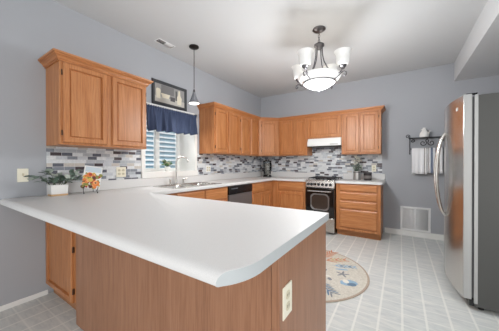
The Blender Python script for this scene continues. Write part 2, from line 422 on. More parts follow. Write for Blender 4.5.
t = base_cab('oak base cabinet with a stack of four drawers, right of the range', BACK, 1.822, 2.478,
         [(1.882, 2.432, 0.748, 0.858, True), (1.882, 2.432, 0.606, 0.730, True), (1.882, 2.432, 0.466, 0.588, True), (1.882, 2.432, 0.15, 0.448, True)], (2.17, 0, 0))

# peninsula: wall-end cabinet, then the panelled run
t = thing('base_cabinet', 'single-door oak base cabinet under the counter, against the left wall', 'cabinet', (0.35, -3.6, 0), 'oak base cabinets')
mb = MB(); mb.prism([(0.003, -3.90), (0.682, -3.90), (0.682, -3.336), (0.605, -3.336), (0.605, -2.953), (0.003, -2.953)], 0.105, CB - 0.002); mb.build('body', OAK, t, bevel=0.0015)
MB().prism([(0.016, -3.865), (0.682, -3.865), (0.682, -3.40), (0.535, -3.40), (0.535, -2.955), (0.016, -2.955)], 0, 0.105).build('toe_kick', TOE, t)
PEN = Matrix(((1, 0, 0, 0), (0, -1, 0, -3.90), (0, 0, 1, 0), (0, 0, 0, 1)))[:]
PEN = Matrix(((1, 0, 0, 0), (0, -1, 0, -3.90), (0, 0, 1, 0), (0, 0, 0, 1)))
dd = front(PEN, 0.006, 0.572, 0.10, 0.845, 0.0, fw=0.055).build('door', OAK, t, sharp=20)
for hz in (0.17, 0.50): MB(PEN).box(0.574, 0.584, 0, 0.016, hz, hz + 0.045).build('hinge', HINGE, dd, bevel=0.002)
t = thing('peninsula_cabinet', 'wood-panelled back and end of the peninsula in the foreground', 'cabinet', (1.5, -3.6, 0))
MB().box(0.686, 2.355, -3.915, -3.335, 0.002, CB - 0.002).build('body', PANEL, t)
MB().box(0.703, 2.345, -3.936, -3.916, 0.0, CB - 0.003).build('back_panel', PANEL, t, bevel=0.0015)
MB().box(2.356, 2.375, -3.885, -3.325, 0.0, CB - 0.003).build('end_panel', PANEL, t, bevel=0.0015)
MB().box(2.346, 2.378, -3.938, -3.886, 0.0, CB - 0.003).build('corner_post', PANEL, t, bevel=0.003)
MB().box(0.686, 0.70, -3.925, -3.90, 0.0, CB - 0.003).build('filler_strip', OAK, t)

# ---------------------------------------------------------------- worktops
def slab(outer, holes, z0, z1):
    bm = bmesh.new(); loops = []
    for poly in [outer] + holes:
        vs = [bm.verts.new((x, y, z1)) for x, y in poly]
        for i in range(len(vs)): bm.edges.new((vs[i], vs[(i + 1) % len(vs)]))
    bmesh.ops.triangle_fill(bm, use_beauty=True, use_dissolve=False, edges=bm.edges[:])
    r = bmesh.ops.extrude_face_region(bm, geom=bm.faces[:])
    for g in r['geom']:
        if isinstance(g, bmesh.types.BMVert): g.co.z = z0
    bm.verts.index_update()
    m = MB(); m.add([tuple(v.co) for v in bm.verts], [tuple(v.index for v in f.verts) for f in bm.faces]); bm.free(); return m
def arc(cx, cy, r, a0, a1, n=8): return [(cx + r * math.cos(R(a0 + (a1 - a0) * i / n)), cy + r * math.sin(R(a0 + (a1 - a0) * i / n))) for i in range(n + 1)]
def rrect(x0, x1, y0, y1, r, n=5):
    return arc(x1 - r, y1 - r, r, 0, 90, n) + arc(x0 + r, y1 - r, r, 90, 180, n) + arc(x0 + r, y0 + r, r, 180, 270, n) + arc(x1 - r, y0 + r, r, 270, 360, n)
SX0, SX1, SY0, SY1 = 0.13, 0.575, -2.90, -2.10
EY, ER = -4.182, 0.03
oxf = lambda y: 2.185 + math.sqrt(max(0.0, 0.2 ** 2 - min(0.0, y + 4.072) ** 2))
outer = [(0.002, -0.002), (0.002, EY)] + arc(2.185, -4.072, 0.2, -33.37, 0, 8) + [(2.385, -3.302), (2.383, -3.30)] + [(0.645, -3.30), (0.645, -0.645), (1.284, -0.645), (1.284, -0.002)]
t = thing('worktop', 'long white laminate worktop of the peninsula, running past the sink to the range', 'worktop', (1.2, -3.7, CB))
sb_ = slab(outer, [rrect(SX0, SX1, SY0, SY1, 0.05)], CB, CT)
roll = [(EY + ER * math.cos(R(a_)) * -1, CT - ER + ER * math.sin(R(a_))) for a_ in (90, 75, 60, 45, 30, 15, 0)] + [(EY - ER, CB + 0.004), (EY - ER + 0.004, CB), (EY, CB)]
sb_.rings([[(0.002, y, z) for y, z in roll], [(oxf(y), y, z) for y, z in roll]])
sl = sb_.build('slab', LAM, t); me = sl.data
wt = me.attributes.new('bevel_weight_edge', 'FLOAT', 'EDGE'); off = WLOC[sl]
faces_of = {}
for p_ in me.polygons:
    for ek in p_.edge_keys: faces_of.setdefault(ek, []).append(p_.normal.copy())
for e_ in me.edges:
    a_, b_ = (me.vertices[i].co + off for i in e_.vertices); ns = faces_of[tuple(sorted(e_.vertices))]
    if len(ns) == 2 and ns[0].angle(ns[1], 0) > R(40) and abs(a_.z - b_.z) < 0.001 and max(a_.x, b_.x) < 2.2 and (a_.y > -4.1 or b_.y > -4.1): wt.data[e_.index].value = 1.0
bv = sl.modifiers.new('bevel', 'BEVEL'); bv.limit_method = 'WEIGHT'; bv.width = 0.008; bv.segments = 3
ztop = lambda y: CT - 0.0015 if y > EY else CT - ER - 0.0015 + math.sqrt(max(0.0, ER ** 2 - (y - EY) ** 2))
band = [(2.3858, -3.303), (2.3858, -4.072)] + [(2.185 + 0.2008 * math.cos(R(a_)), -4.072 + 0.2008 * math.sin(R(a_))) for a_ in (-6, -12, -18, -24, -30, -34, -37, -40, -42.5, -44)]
mb = MB(); mb.rings([[(x, y, CB + 0.001), (x - 0.003, y, CB + 0.001), (x - 0.003, y, ztop(y)), (x, y, ztop(y))] for x, y in band]); mb.build('end_shade_strip', mat('grey_end_shade', (188, 193, 195), 0.4), t)  # thin strip greyed to put the end face's shade into its colour
mb = MB(); mb.box(0.002, 0.022, -3.91, -0.003, CT, 1.017); mb.box(0.022, 1.284, -0.022, -0.003, CT, 1.017); mb.build('splash_lip', LAM, t, bevel=0.004)
t = thing('worktop', 'short white laminate worktop right of the range, holding the canisters', 'worktop', (2.18, -0.3, CB))
slab([(1.820, -0.002), (1.820, -0.645)] + arc(2.475, -0.61, 0.035, -90, 0, 5) + [(2.51, -0.002)], [], CB, CT).build('slab', LAM, t, bevel=0.011, seg=4)
MB().box(1.820, 2.508, -0.022, -0.003, CT, 1.017).build('splash_lip', LAM, t, bevel=0.004)

# tile splashbacks
mb = MB(); mb.box(0.001, 0.009, -3.91, WY0 - c - 0.001, 1.018, UB - 0.001); mb.box(0.001, 0.009, WY1 + c + 0.001, -0.009, 1.018, UB - 0.001)
o = mb.build('wall_tiles_left', TILEY, base=(0, 0, 0)); o['kind'] = 'structure'
mb = MB(); mb.box(0.001, 2.462, -0.009, -0.001, 1.018, UB - 0.001); mb.box(1.222, 1.846, -0.009, -0.001, UB - 0.001, 1.674); mb.box(1.286, 1.818, -0.009, -0.001, 0.90, 1.018)
o = mb.build('wall_tiles_back', TILEX, base=(0, 0, 0)); o['kind'] = 'structure'

# ---------------------------------------------------------------- sink and tap
t = thing('kitchen_sink', 'stainless double-bowl kitchen sink set in the worktop under the window', 'sink', (0.35, -2.5, CT))
ym = -2.5
def bowl(y0, y1):
    b = MB(); L = []
    for ins, z in ((0.0, CT + 0.001), (0.006, CT - 0.012), (0.015, CT - 0.15), (0.05, CT - 0.17)):
        L.append([(x, y, z) for x, y in rrect(SX0 + 0.025 + ins, SX1 - 0.025 - ins, y0 + ins, y1 - ins, 0.05)])
    return b.rings(L, cap0=False)
bowl(SY0 + 0.025, ym - 0.012).build('bowl', STEEL, t, solid=0.002); bowl(ym + 0.012, SY1 - 0.025).build('bowl', STEEL, t, solid=0.002)
slab(rrect(SX0 - 0.02, SX1 + 0.02, SY0 - 0.02, SY1 + 0.02, 0.06), [rrect(SX0 + 0.026, SX1 - 0.026, SY0 + 0.026, ym - 0.013, 0.05), rrect(SX0 + 0.026, SX1 - 0.026, ym + 0.013, SY1 - 0.026, 0.05)], CT + 0.0005, CT + 0.007).build('rim', STEEL, t, bevel=0.002)
t = thing('kitchen_tap', 'tall steel gooseneck kitchen tap with two handles behind the sink', 'tap', (0.075, -2.5, CT))
mb = MB(); mb.cyl((0.075, -2.5, CT), 0.028, 0.02, 20); mb.cyl((0.075, -2.5, CT + 0.02), 0.018, 0.05, 16, r2=0.014); mb.build('base', STEEL, t)
pts = [(0.075, -2.5, CT + 0.06), (0.075, -2.5, CT + 0.30)]
for i in range(1, 12):
    a = R(180 - 15.5 * i); rr = 0.085
    d = rr + rr * math.cos(a); pts.append((0.075 + d * 0.55, -2.5 + d * 0.83, CT + 0.30 + rr * math.sin(a)))
MB().tube(pts, 0.0115, 12).build('spout', STEEL, t)
for dy in (-0.1, 0.13):
    mb = MB(); mb.cyl((0.075, -2.5 + dy, CT), 0.022, 0.012, 16); mb.cyl((0.075, -2.5 + dy, CT + 0.012), 0.013, 0.045, 14); mb.tube([(0.075, -2.5 + dy, CT + 0.062), (0.105, -2.5 + dy * 1.35, CT + 0.075)], [0.010, 0.006], 10); mb.ball((0.075, -2.5 + dy, CT + 0.06), 0.015)
    mb.build('handle', STEEL, t)

# ---------------------------------------------------------------- dishwasher
t = thing('dishwasher', 'black and dark steel dishwasher between the sink cabinet and corner cabinet', 'dishwasher', (0.3, -1.677, 0))
MB(LEFT).box(-1.998, -1.356, 0.01, 0.585, 0.1, CB - 0.004).build('body', BLACK, t)
MB(LEFT).box(-1.99, -1.364, 0.585, 0.625, 0.115, 0.735).build('door', GUN, t, bevel=0.004)
p = MB(LEFT).extrude([(-1.99, 0.585), (-1.364, 0.585), (-1.364, 0.63), (-1.99, 0.63)], 'z', 0.74, 0.862); pn = p.build('control_panel', BLACK, t, bevel=0.005)
mb = MB(LEFT); mb.box(-1.83, -1.53, 0.631, 0.645, 0.762, 0.79); mb.build('handle', BLACK, pn, bevel=0.004)
mb = MB(LEFT)
for i in range(6): mb.box(-1.94 + i * 0.028, -1.922 + i * 0.028, 0.630, 0.632, 0.82, 0.832)
mb.build('buttons', mat('grey_buttons', (110, 112, 116), 0.4), pn)
MB(LEFT).box(-1.99, -1.364, 0.01, 0.54, 0, 0.1).build('toe_kick', BLACK, t)

# ---------------------------------------------------------------- range
RX0, RX1, RF = 1.322, 1.812, 0.672
t = thing('gas_range', 'stainless gas range with black oven door on the back wall', 'range', ((RX0 + RX1) / 2, -0.3, 0))
MB(BACK).box(RX0, RX1, 0.02, RF - 0.03, 0.03, 0.895).build('body', BLACK, t)
for a in (RX0 + .03, RX1 - .03):
    for b in (0.06, 0.56): MB(BACK).cyl((a, b, 0.0), 0.015, 0.03, 12).build('foot', BLACK, t)
MB(BACK).box(RX0 - 0.003, RX1 + 0.003, 0.02, RF - 0.01, 0.896, 0.918).build('cooktop', STEEL, t, bevel=0.004)
for gx in (RX0 + 0.145, RX1 - 0.145):
    mb = MB(BACK); x0, x1, y0, y1, z = gx - 0.13, gx + 0.13, 0.06, 0.56, 0.945
    mb.tube([(x0, y0, z), (x1, y0, z), (x1, y1, z), (x0, y1, z)], 0.006, 6, closed=True)
    for yy in (0.18, 0.31, 0.44): mb.tube([(x0, yy, z), (x1, yy, z)], 0.005, 6)
    mb.tube([(gx, y0, z), (gx, y1, z)], 0.005, 6)
    for a in (x0, x1):
        for b in (y0, 0.31, y1): mb.tube([(a, b, 0.918), (a, b, z)], 0.006, 6)
    mb.build('burner_grate', IRON, t)
    for yy in (0.18, 0.44):
        mb = MB(BACK); mb.cyl((gx, yy, 0.918), 0.045, 0.010, 18); mb.cyl((gx, yy, 0.928), 0.032, 0.008, 18); mb.build('burner', BLACK, t)
cp = MB(BACK).extrude([(RF - 0.03, 0.778), (RF, 0.778), (RF + 0.012, 0.79), (RF + 0.004, 0.902), (RF - 0.03, 0.902)], 'x', RX0, RX1)
cp = cp.build('control_panel', STEEL, t, bevel=0.003)
KN = Matrix.Rotation(R(-80), 4, 'X')
for i, kx in enumerate((0.035, 0.092, 0.215, 0.282, 0.348, 0.414)):
    mb = MB(Matrix.Translation((RX0 + kx + 0.012, -(RF + 0.007), 0.842)) @ Matrix.Rotation(R(86), 4, 'X'))
    mb.lathe([(0.0001, 0), (0.025, 0), (0.025, 0.006), (0.019, 0.010), (0.017, 0.030), (0.0001, 0.032)], n=18); mb.build('knob', IRON if i else IRON, cp)
MB(BACK).box(RX0 + 0.135, RX0 + 0.188, RF + 0.002, RF + 0.011, 0.825, 0.862).build('display', BLKGLASS, cp, bevel=0.002)
dr = MB(BACK).box(RX0 + 0.002, RX1 - 0.002, RF - 0.028, RF + 0.012, 0.285, 0.772).build('oven_door', BLKGLASS, t, bevel=0.006)
mb = MB(BACK); L = []
for (ins, d) in ((0, 0.0125), (0.0, 0.016), (0.016, 0.016), (0.02, 0.0125)):
    L.append([(x, RF + d, z) for x, z in rrect(RX0 + 0.085 + ins, RX1 - 0.085 - ins, 0.40 + ins, 0.685 - ins, 0.07)])
mb.rings(L, cap0=False, cap1=False).build('window_trim', mat('grey_window_trim', (150, 150, 152), 0.3, 0.8), dr)
mb = MB(BACK); mb.rings([[(x, RF + d, z) for x, z in rrect(RX0 + 0.105, RX1 - 0.105, 0.42, 0.665, 0.055)] for d in (0.0115, 0.0128)]).build('window', OVENWIN, dr)
mb = MB(BACK); mb.tube([(RX0 + 0.045, RF + 0.045, 0.728), (RX1 - 0.045, RF + 0.045, 0.728)], 0.011, 12)
for a in (RX0 + 0.07, RX1 - 0.07): mb.tube([(a, RF + 0.010, 0.728), (a, RF + 0.045, 0.728)], 0.008, 8)
mb.build('handle', STEEL, dr)
MB(BACK).box(RX0 + 0.002, RX1 - 0.002, RF - 0.028, RF + 0.010, 0.035, 0.278).build('storage_drawer', STEEL, t, bevel=0.005)

# ---------------------------------------------------------------- range hood
t = thing('range_hood', 'white range hood mounted over the gas range', 'hood', (1.534, -0.2, 1.52))
MB(BACK).extrude([(0.012, 1.545), (0.37, 1.53), (0.37, 1.60), (0.335, 1.672), (0.012, 1.672)], 'x', 1.240, 1.848).build('shell', WHITE, t, bevel=0.004)
MB(BACK).box(1.24, 1.83, 0.03, 0.355, 1.520, 1.5285).build('filter', mat('hood_filter', (70, 66, 62), 0.6, 0.5), t)
MB(BACK).box(1.66, 1.80, 0.371, 0.374, 1.545, 1.565).build('switch_strip', LTGREY, t)

# ---------------------------------------------------------------- refrigerator
FX, FY0, FY1 = 3.237, -2.10, -1.19
t = thing('refrigerator', 'tall stainless refrigerator with grey sides at the right edge', 'refrigerator', (3.6, -1.645, 0))
MB().box(FX, 3.95, FY0, FY1, 0.035, 1.752).build('body', FRSIDE, t, bevel=0.004)
DOOREDGE = mat('grey_door_edge', (172, 172, 171), 0.45, 0.3)
def frx(y): return 3.112 + 0.27 * (y + 1.645) ** 2
def fdoor(y0, y1):
    n = 14; pl = []
    ys = [y0 + (y1 - y0) * i / n for i in range(n + 1)]
    pl = [(frx(y), y) for y in ys]
    b = MB().prism(pl + [(FX - 0.016, y1), (FX - 0.016, y0)], 0.085, 1.768)
    b.f = [(f_, 0 if 2 <= i < 2 + n else 1) for i, (f_, m_) in enumerate(b.f)]
    return b
nd = fdoor(FY0, -1.650).build('door', [STEELV, DOOREDGE], t, bevel=0.006, seg=3)
fd = fdoor(-1.640, FY1).build('door', [STEELV, DOOREDGE], t, bevel=0.006, seg=3)
for o_, y0, y1 in ((nd, FY0 + .006, -1.655), (fd, -1.635, FY1 - .006)):
    MB().box(FX - 0.016, FX, y0, y1, 0.10, 1.745).build('gasket', mat('dark_gasket', (70, 70, 72), 0.7), o_)
MB().box(FX - 0.004, FX + 0.018, FY0 - 0.003, FY0 + 0.006, 0.06, 1.755).build('front_edge_strip', DOOREDGE, t)
for hy, dr_ in ((-1.695, nd), (-1.595, fd)):
    pts = []; n = 18
    for i in range(n + 1):
        s_ = i / n; z = 0.69 + 0.80 * s_; b_ = math.sin(math.pi * s_)
        sg = -1 if hy < -1.645 else 1
        pts.append((frx(hy) - 0.012 - 0.066 * b_ ** 0.6, hy + sg * 0.03 * b_ - sg * 0.015, z))
    pts = [(frx(hy) + 0.004, pts[0][1], 0.69)] + pts + [(frx(hy) + 0.004, pts[-1][1], 1.49)]
    MB().tube(pts, 0.013, 10).build('handle', STEEL, dr_)
for yy in (FY0 + 0.05, FY1 - 0.05):
    mb = MB(); mb.box(3.185, FX + 0.02, yy - 0.03, yy + 0.03, 1.768, 1.777); mb.build('hinge_cover', BLACK, t, bevel=0.006)
MB().box(FX - 0.03, FX + 0.01, FY0 + 0.01, FY1 - 0.01, 0.03, 0.083).build('base_grille', BLACK, t)
for a in (FX + 0.05, 3.9):
    for b in (FY0 + 0.06, FY1 - 0.06): MB().cyl((a, b, 0), 0.02, 0.036, 12).build('foot', BLACK, t)
yb = -1.98
MB().box(frx(yb) - 0.003, frx(yb) + 0.004, yb - 0.017, yb + 0.017, 1.655, 1.685).build('badge', LTGREY, nd, bevel=0.004)

# ---------------------------------------------------------------- chandelier
CX, CY = 1.951, -2.02
t = thing('chandelier', 'lit four-arm chandelier with frosted glass bowl and cups on the ceiling', 'chandelier', (CX, CY, H))
MB().lathe([(0.0001, 0), (0.07, 0), (0.072, -0.012), (0.045, -0.03), (0.015, -0.038), (0.0001, -0.038)], (CX, CY, H), 28).build('canopy', NICKEL, t)
mb = MB(); zz = H - 0.036; i = 0
while zz > 2.585:
    a = (1, 0) if i % 2 else (0, 1)
    pts = [(CX + a[0] * 0.010 * math.cos(g), CY + a[1] * 0.010 * math.cos(g), zz - 0.016 + 0.019 * math.sin(g)) for g in [2 * math.pi * q / 10 for q in range(10)]]
    mb.tube(pts, 0.0032, 6, closed=True); zz -= 0.029; i += 1
mb.build('chain', NICKEL, t)
MB().lathe([(0.0001, 0.035), (0.018, 0.03), (0.022, 0.012), (0.056, 0.004), (0.058, -0.016), (0.04, -0.03), (0.02, -0.05), (0.0001, -0.055)], (CX, CY, 2.552), 24).build('hub', NICKEL, t)
MB().lathe([(0.0001, -0.012), (0.012, -0.008), (0.014, 0.004), (0.006, 0.014)], (CX, CY, 2.036), 14).build('finial', NICKEL, t)
bz = [(0.240, 2.190), (0.232, 2.172), (0.205, 2.140), (0.172, 2.113), (0.125, 2.080), (0.075, 2.058), (0.03, 2.050), (0.0005, 2.049)]
MB().lathe(bz + [(r_ * 0.98, z_ + 0.006) for r_, z_ in bz[::-1]], (CX, CY, 0), 40).build('bowl', FROST, t)
MB().tube([(CX + 0.180 * math.cos(g), CY + 0.180 * math.sin(g), 2.113) for g in [2 * math.pi * q / 40 for q in range(40)]], 0.0065, 8, closed=True).build('ring', NICKEL, t)
for kq in range(4):
    a = R(-13.4 + 90 * kq); ca, sa = math.cos(a), math.sin(a)
    def P(r_, z_): return (CX + r_ * ca, CY + r_ * sa, z_)
    mb = MB(); mb.tube([P(0.040, 2.535), P(0.040, 2.48), P(0.045, 2.42), P(0.062, 2.35), P(0.10, 2.27), P(0.155, 2.205), P(0.215, 2.168), P(0.25, 2.175), P(0.268, 2.20), P(0.276, 2.225)], 0.006, 8)
    mb.tube([P(0.178, 2.113), P(0.205, 2.128), P(0.235, 2.145), P(0.262, 2.165), P(0.29, 2.172), P(0.312, 2.158), P(0.316, 2.136), P(0.302, 2.122), P(0.286, 2.132), P(0.290, 2.146)], 0.0055, 8)
    ar = mb.build('arm', NICKEL, t)
    px, py, _ = P(0.276, 0)
    MB().lathe([(0.0001, 2.198), (0.018, 2.200), (0.024, 2.216), (0.036, 2.224), (0.038, 2.236), (0.0001, 2.236)], (px, py, 0), 18).build('cup_holder', NICKEL, ar)
    sh = [(0.036, 2.237), (0.054, 2.243), (0.063, 2.262), (0.065, 2.29), (0.066, 2.325), (0.071, 2.355), (0.083, 2.381), (0.088, 2.386)]
    MB().lathe([(0.001, 2.237)] + sh + [(r_ - 0.004, z_ + 0.001) for r_, z_ in sh[::-1]], (px, py, 0), 26).build('shade', FROST, t)
    l = bpy.data.lights.new('cup_bulb', 'POINT'); l.energy = 0.5; l.color = (1, 0.93, 0.83); l.shadow_soft_size = 0.03
    o = bpy.data.objects.new('cup_bulb', l); COL.objects.link(o); o.location = (px, py, 2.36)
l = bpy.data.lights.new('bowl_bulb', 'POINT'); l.energy = 0.8; l.color = (1, 0.93, 0.83); l.shadow_soft_size = 0.06
o = bpy.data.objects.new('bowl_bulb', l); COL.objects.link(o); o.location = (CX, CY, 2.18)

# ---------------------------------------------------------------- pendant over the sink
PX, PY = 0.467, -2.525
t = thing('pendant_lamp', 'small cone pendant lamp hanging over the sink by the window', 'lamp', (PX, PY, H))
MB().lathe([(0.0001, 0), (0.062, 0), (0.064, -0.012), (0.05, -0.024), (0.012, -0.03), (0.0001, -0.03)], (PX, PY, H), 26).build('canopy', BRONZE, t)
MB().tube([(PX, PY, H - 0.028), (PX, PY, 2.185)], 0.0042, 8).build('cord', BRONZE, t)
MB().lathe([(0.0001, 2.175), (0.009, 2.173), (0.013, 2.15), (0.015, 2.138), (0.0001, 2.136)], (PX, PY, 0), 18).build('cap', BRONZE, t)
SHADE = mat('smoked_silver_glass', (150, 152, 158), 0.2, 0.7)
MB().lathe([(0.014, 2.142), (0.020, 2.122), (0.040, 2.062), (0.062, 2.010), (0.070, 1.990), (0.067, 1.990), (0.058, 2.010), (0.036, 2.062), (0.016, 2.122)], (PX, PY, 0), 30).build('shade', SHADE, t)
MB().lathe([(0.0001, 2.004), (0.058, 2.004), (0.066, 1.993), (0.060, 1.987), (0.0001, 1.984)], (PX, PY, 0), 26).build('diffuser', mat('lamp_diffuser_lit', (255, 252, 245), 0.4, emit=3.0), t)
l = bpy.data.lights.new('pendant_bulb', 'SPOT'); l.energy = 17; l.spot_size = R(150); l.spot_blend = 0.6; l.color = (1, 0.95, 0.88); l.shadow_soft_size = 0.05
o = bpy.data.objects.new('pendant_bulb', l); COL.objects.link(o); o.location = (PX, PY, 1.975)

# ---------------------------------------------------------------- ceiling register, wall grille
t = thing('ceiling_vent', 'small white air register in the ceiling above the window', 'vent', (0.21, -2.78, H))
vx0, vx1, vy0, vy1 = 0.160, 0.268, -2.905, -2.655
mb = MB(); fr = 0.014; z0, z1 = H - 0.006, H
mb.box(vx0, vx1, vy0, vy0 + fr, z0, z1); mb.box(vx0, vx1, vy1 - fr, vy1, z0, z1); mb.box(vx0, vx0 + fr, vy0 + fr, vy1 - fr, z0, z1); mb.box(vx1 - fr, vx1, vy0 + fr, vy1 - fr, z0, z1)
mb.build('frame', VENT, t, bevel=0.002)
MB().box(vx0 + fr, vx1 - fr, vy0 + fr, vy1 - fr, H - 0.0015, H - 0.0005).build('cavity', BLACK, t)
mb = MB(); y = vy0 + fr + 0.012
while y < vy1 - fr - 0.01:
    s_ = 1 if y > (vy0 + vy1) / 2 else -1
    mb.add([(vx0 + fr, y - 0.006 * s_, H - 0.002), (vx1 - fr, y - 0.006 * s_, H - 0.002), (vx1 - fr, y + 0.006 * s_, H - 0.010), (vx0 + fr, y + 0.006 * s_, H - 0.010)], [(0, 1, 2, 3)]); y += 0.017
mb.build('slats', VENT, t, solid=0.0015)

t = thing('return_air_grille', 'white square return air grille low on the back wall', 'vent', (2.934, 0, 0.28))
gx0, gx1, gz0, gz1 = 2.731, 3.137, 0.09, 0.486
mb = MB(BACK); fr = 0.03
mb.box(gx0, gx1, 0.001, 0.012, gz0, gz0 + fr); mb.box(gx0, gx1, 0.001, 0.012, gz1 - fr, gz1); mb.box(gx0, gx0 + fr, 0.001, 0.012, gz0 + fr, gz1 - fr); mb.box(gx1 - fr, gx1, 0.001, 0.012, gz0 + fr, gz1 - fr)
mb.box((gx0 + gx1) / 2 - 0.008, (gx0 + gx1) / 2 + 0.008, 0.001, 0.011, gz0 + fr, gz1 - fr)
mb.build('frame', VENT, t, bevel=0.002)
MB(BACK).box(gx0 + fr, gx1 - fr, 0.0008, 0.002, gz0 + fr, gz1 - fr).build('cavity', VENTD, t)
mb = MB(BACK); z = gz0 + fr + 0.006
while z < gz1 - fr - 0.004:
    mb.add([(gx0 + fr, 0.003, z + 0.008), (gx1 - fr, 0.003, z + 0.008), (gx1 - fr, 0.010, z - 0.0035), (gx0 + fr, 0.010, z - 0.0035)], [(0, 1, 2, 3)]); z += 0.0125
mb.build('louvers', VENT, t, solid=0.0012)

# ---------------------------------------------------------------- plates
def plate(label, M, u, z, w, h, v, gangs, kind, pm=None):
    t = thing('switch_plate' if kind == 'switch' else 'outlet', label, 'wall plate', M @ Vector((u, v, z)))
    MB(M).box(u - w / 2, u + w / 2, v, v + 0.006, z - h / 2, z + h / 2).build('plate', pm or CREAM, t, bevel=0.003)
    for g in range(gangs):
        uu = u + (g - (gangs - 1) / 2) * 0.046
        if kind == 'switch':
            MB(M).box(uu - 0.005, uu + 0.005, v + 0.006, v + 0.018, z - 0.004, z + 0.018).build('toggle', CREAMD, t, bevel=0.002)
        else:
            for dz in (-0.021, 0.021):
                mb = MB(M); mb.rings([[(uu + x, v + d, z + dz + y) for x, y in rrect(-0.017, 0.017, -0.015, 0.015, 0.012, 3)] for d in (0.005, 0.0075)]); s = mb.build('socket', CREAMD, t)
                mb = MB(M)
                for dx in (-0.006, 0.006): mb.box(uu + dx - 0.0012, uu + dx + 0.0012, v + 0.0074, v + 0.008, z + dz - 0.004, z + dz + 0.006)
                mb.build('slots', BLACK, s)
    return t
plate('cream switch plate on the bare left wall, left of the potted plant', LEFT, -4.068, 1.102, 0.072, 0.116, 0.0005, 1, 'switch')
plate('cream double outlet plate on the tiles left of the window', LEFT, -3.235, 1.105, 0.112, 0.116, 0.0095, 2, 'outlet')
plate('white outlet plate on the tiles right of the window', LEFT, -1.78, 1.115, 0.112, 0.116, 0.0095, 2, 'outlet', WHITE)
plate('cream outlet plate on the back wall tiles above the dark canister', BACK, 2.335, 1.115, 0.072, 0.116, 0.0095, 1, 'outlet')
ENDM = Matrix(((0, 1, 0, 2.375), (1, 0, 0, 0), (0, 0, 1, 0), (0, 0, 0, 1)))
plate('cream outlet plate on the wooden end panel of the peninsula', ENDM, -3.872, 0.690, 0.080, 0.118, 0.0005, 1, 'outlet')

# ---------------------------------------------------------------- framed picture
t = thing('framed_picture', 'dark framed still-life picture on the wall above the window', 'picture', (0, -2.54, 2.0))
py0, py1, pz0, pz1 = -2.832, -2.248, 1.995, 2.325; fr = 0.042
mb = MB(LEFT)
def lpp(i, d): return [(py0 + i, d, pz0 + i), (py1 - i, d, pz0 + i), (py1 - i, d, pz1 - i), (py0 + i, d, pz1 - i)]
mb.rings([lpp(0, 0.003), lpp(0, 0.018), lpp(0.008, 0.026), lpp(0.028, 0.022), lpp(fr, 0.014), lpp(fr, 0.006)], cap1=False)
mb.build('frame', mat('black_picture_frame', (52, 54, 58), 0.4), t)
ART = [mat('art_' + n, c_, 0.6) for n, c_ in (('ground', (150, 148, 146)), ('cream', (224, 216, 196)), ('dark', (84, 82, 84)), ('band', (118, 116, 116)), ('pale', (190, 186, 178)))]
mb = MB(LEFT); u0, u1, w0, w1 = py0 + fr, py1 - fr, pz0 + fr, pz1 - fr; UW, UH = u1 - u0, w1 - w0
def rect(a, b, c_, d, m, lift): mb.box(u0 + a * UW, u0 + b * UW, 0.0085, 0.0088 + lift * 0.0003, w0 + c_ * UH, w0 + d * UH, m)
mb.box(u0, u1, 0.004, 0.0088, w0, w1, 0)
rect(0.0, 1.0, 0.0, 0.32, 4, 1); rect(0.20, 0.62, 0.52, 0.98, 3, 1)
def sil(pts, m): mb.rings([[(u0 + a * UW, d, w0 + b * UH) for a, b in pts] for d in (0.0086, 0.0097)], m)
sil([(0.05, 0.2), (0.17, 0.2), (0.18, 0.66), (0.15, 0.74), (0.07, 0.74), (0.04, 0.66)], 1)
sil([(0.24, 0.28), (0.44, 0.28), (0.49, 0.52), (0.19, 0.52)], 1)
sil([(0.50, 0.2), (0.66, 0.2), (0.66, 0.44), (0.50, 0.44)], 2)
sil([(0.74, 0.10), (0.88, 0.10), (0.90, 0.5), (0.85, 0.66), (0.84, 0.93), (0.78, 0.93), (0.77, 0.66), (0.72, 0.5)], 1)
sil([(0.68, 0.3), (0.73, 0.3), (0.73, 0.86), (0.68, 0.86)], 2)
mb.build('artwork', ART, t)

# ---------------------------------------------------------------- valance
CLOTH = mat('navy_cloth', (66, 76, 102), 0.9, spec=0.2)
k = N(CLOTH); k.l(k.ramp(k.noise(k.coord((220, 220, 220)), 1, 2), [(0.35, (54, 63, 88)), (0.65, (78, 89, 115))]), k.b.inputs['Base Color'])
t = thing('valance', 'gathered navy blue valance hanging across the top of the window', 'curtain', (0.05, -2.54, 1.9))
vy0, vy1 = -2.965, -2.125
def vfn(u, w):
    y = vy0 + (vy1 - vy0) * u
    ph = 2 * math.pi * (6.5 * u + 0.30 * math.sin(6 * u) + 0.12 * math.sin(17 * u))
    g = math.sin(ph) + 0.30 * math.sin(2.3 * ph + 1); rf = math.sin(2 * math.pi * 24 * u + math.sin(9 * u))
    body = max(0.0, (w - 0.12) / 0.88)
    x = 0.086 + 0.036 * g * body ** 0.6 + 0.007 * rf * max(0.0, 1 - 2.2 * w) + (0.010 * math.exp(-((w - 0.11) / 0.035) ** 2))
    z = 1.947 - 0.322 * w + 0.006 * rf * (1 - w) ** 4 + 0.020 * u * w + 0.008 * math.sin(ph + 0.5) * w
    y += 0.010 * math.cos(ph) * body
    return (x, y, z)
MB().grid(vfn, 200, 22).build('cloth', CLOTH, t, solid=0.003, sharp=80)
MB().tube([(0.042, vy0 - 0.015, 1.878), (0.042, vy1 + 0.015, 1.878)], 0.006, 10).build('rod', WHITE, t)
for yy in (vy0 - 0.012, vy1 + 0.012): MB().box(0.019, 0.06, yy - 0.006, yy + 0.006, 1.868, 1.888).build('rod_bracket', WHITE, t)

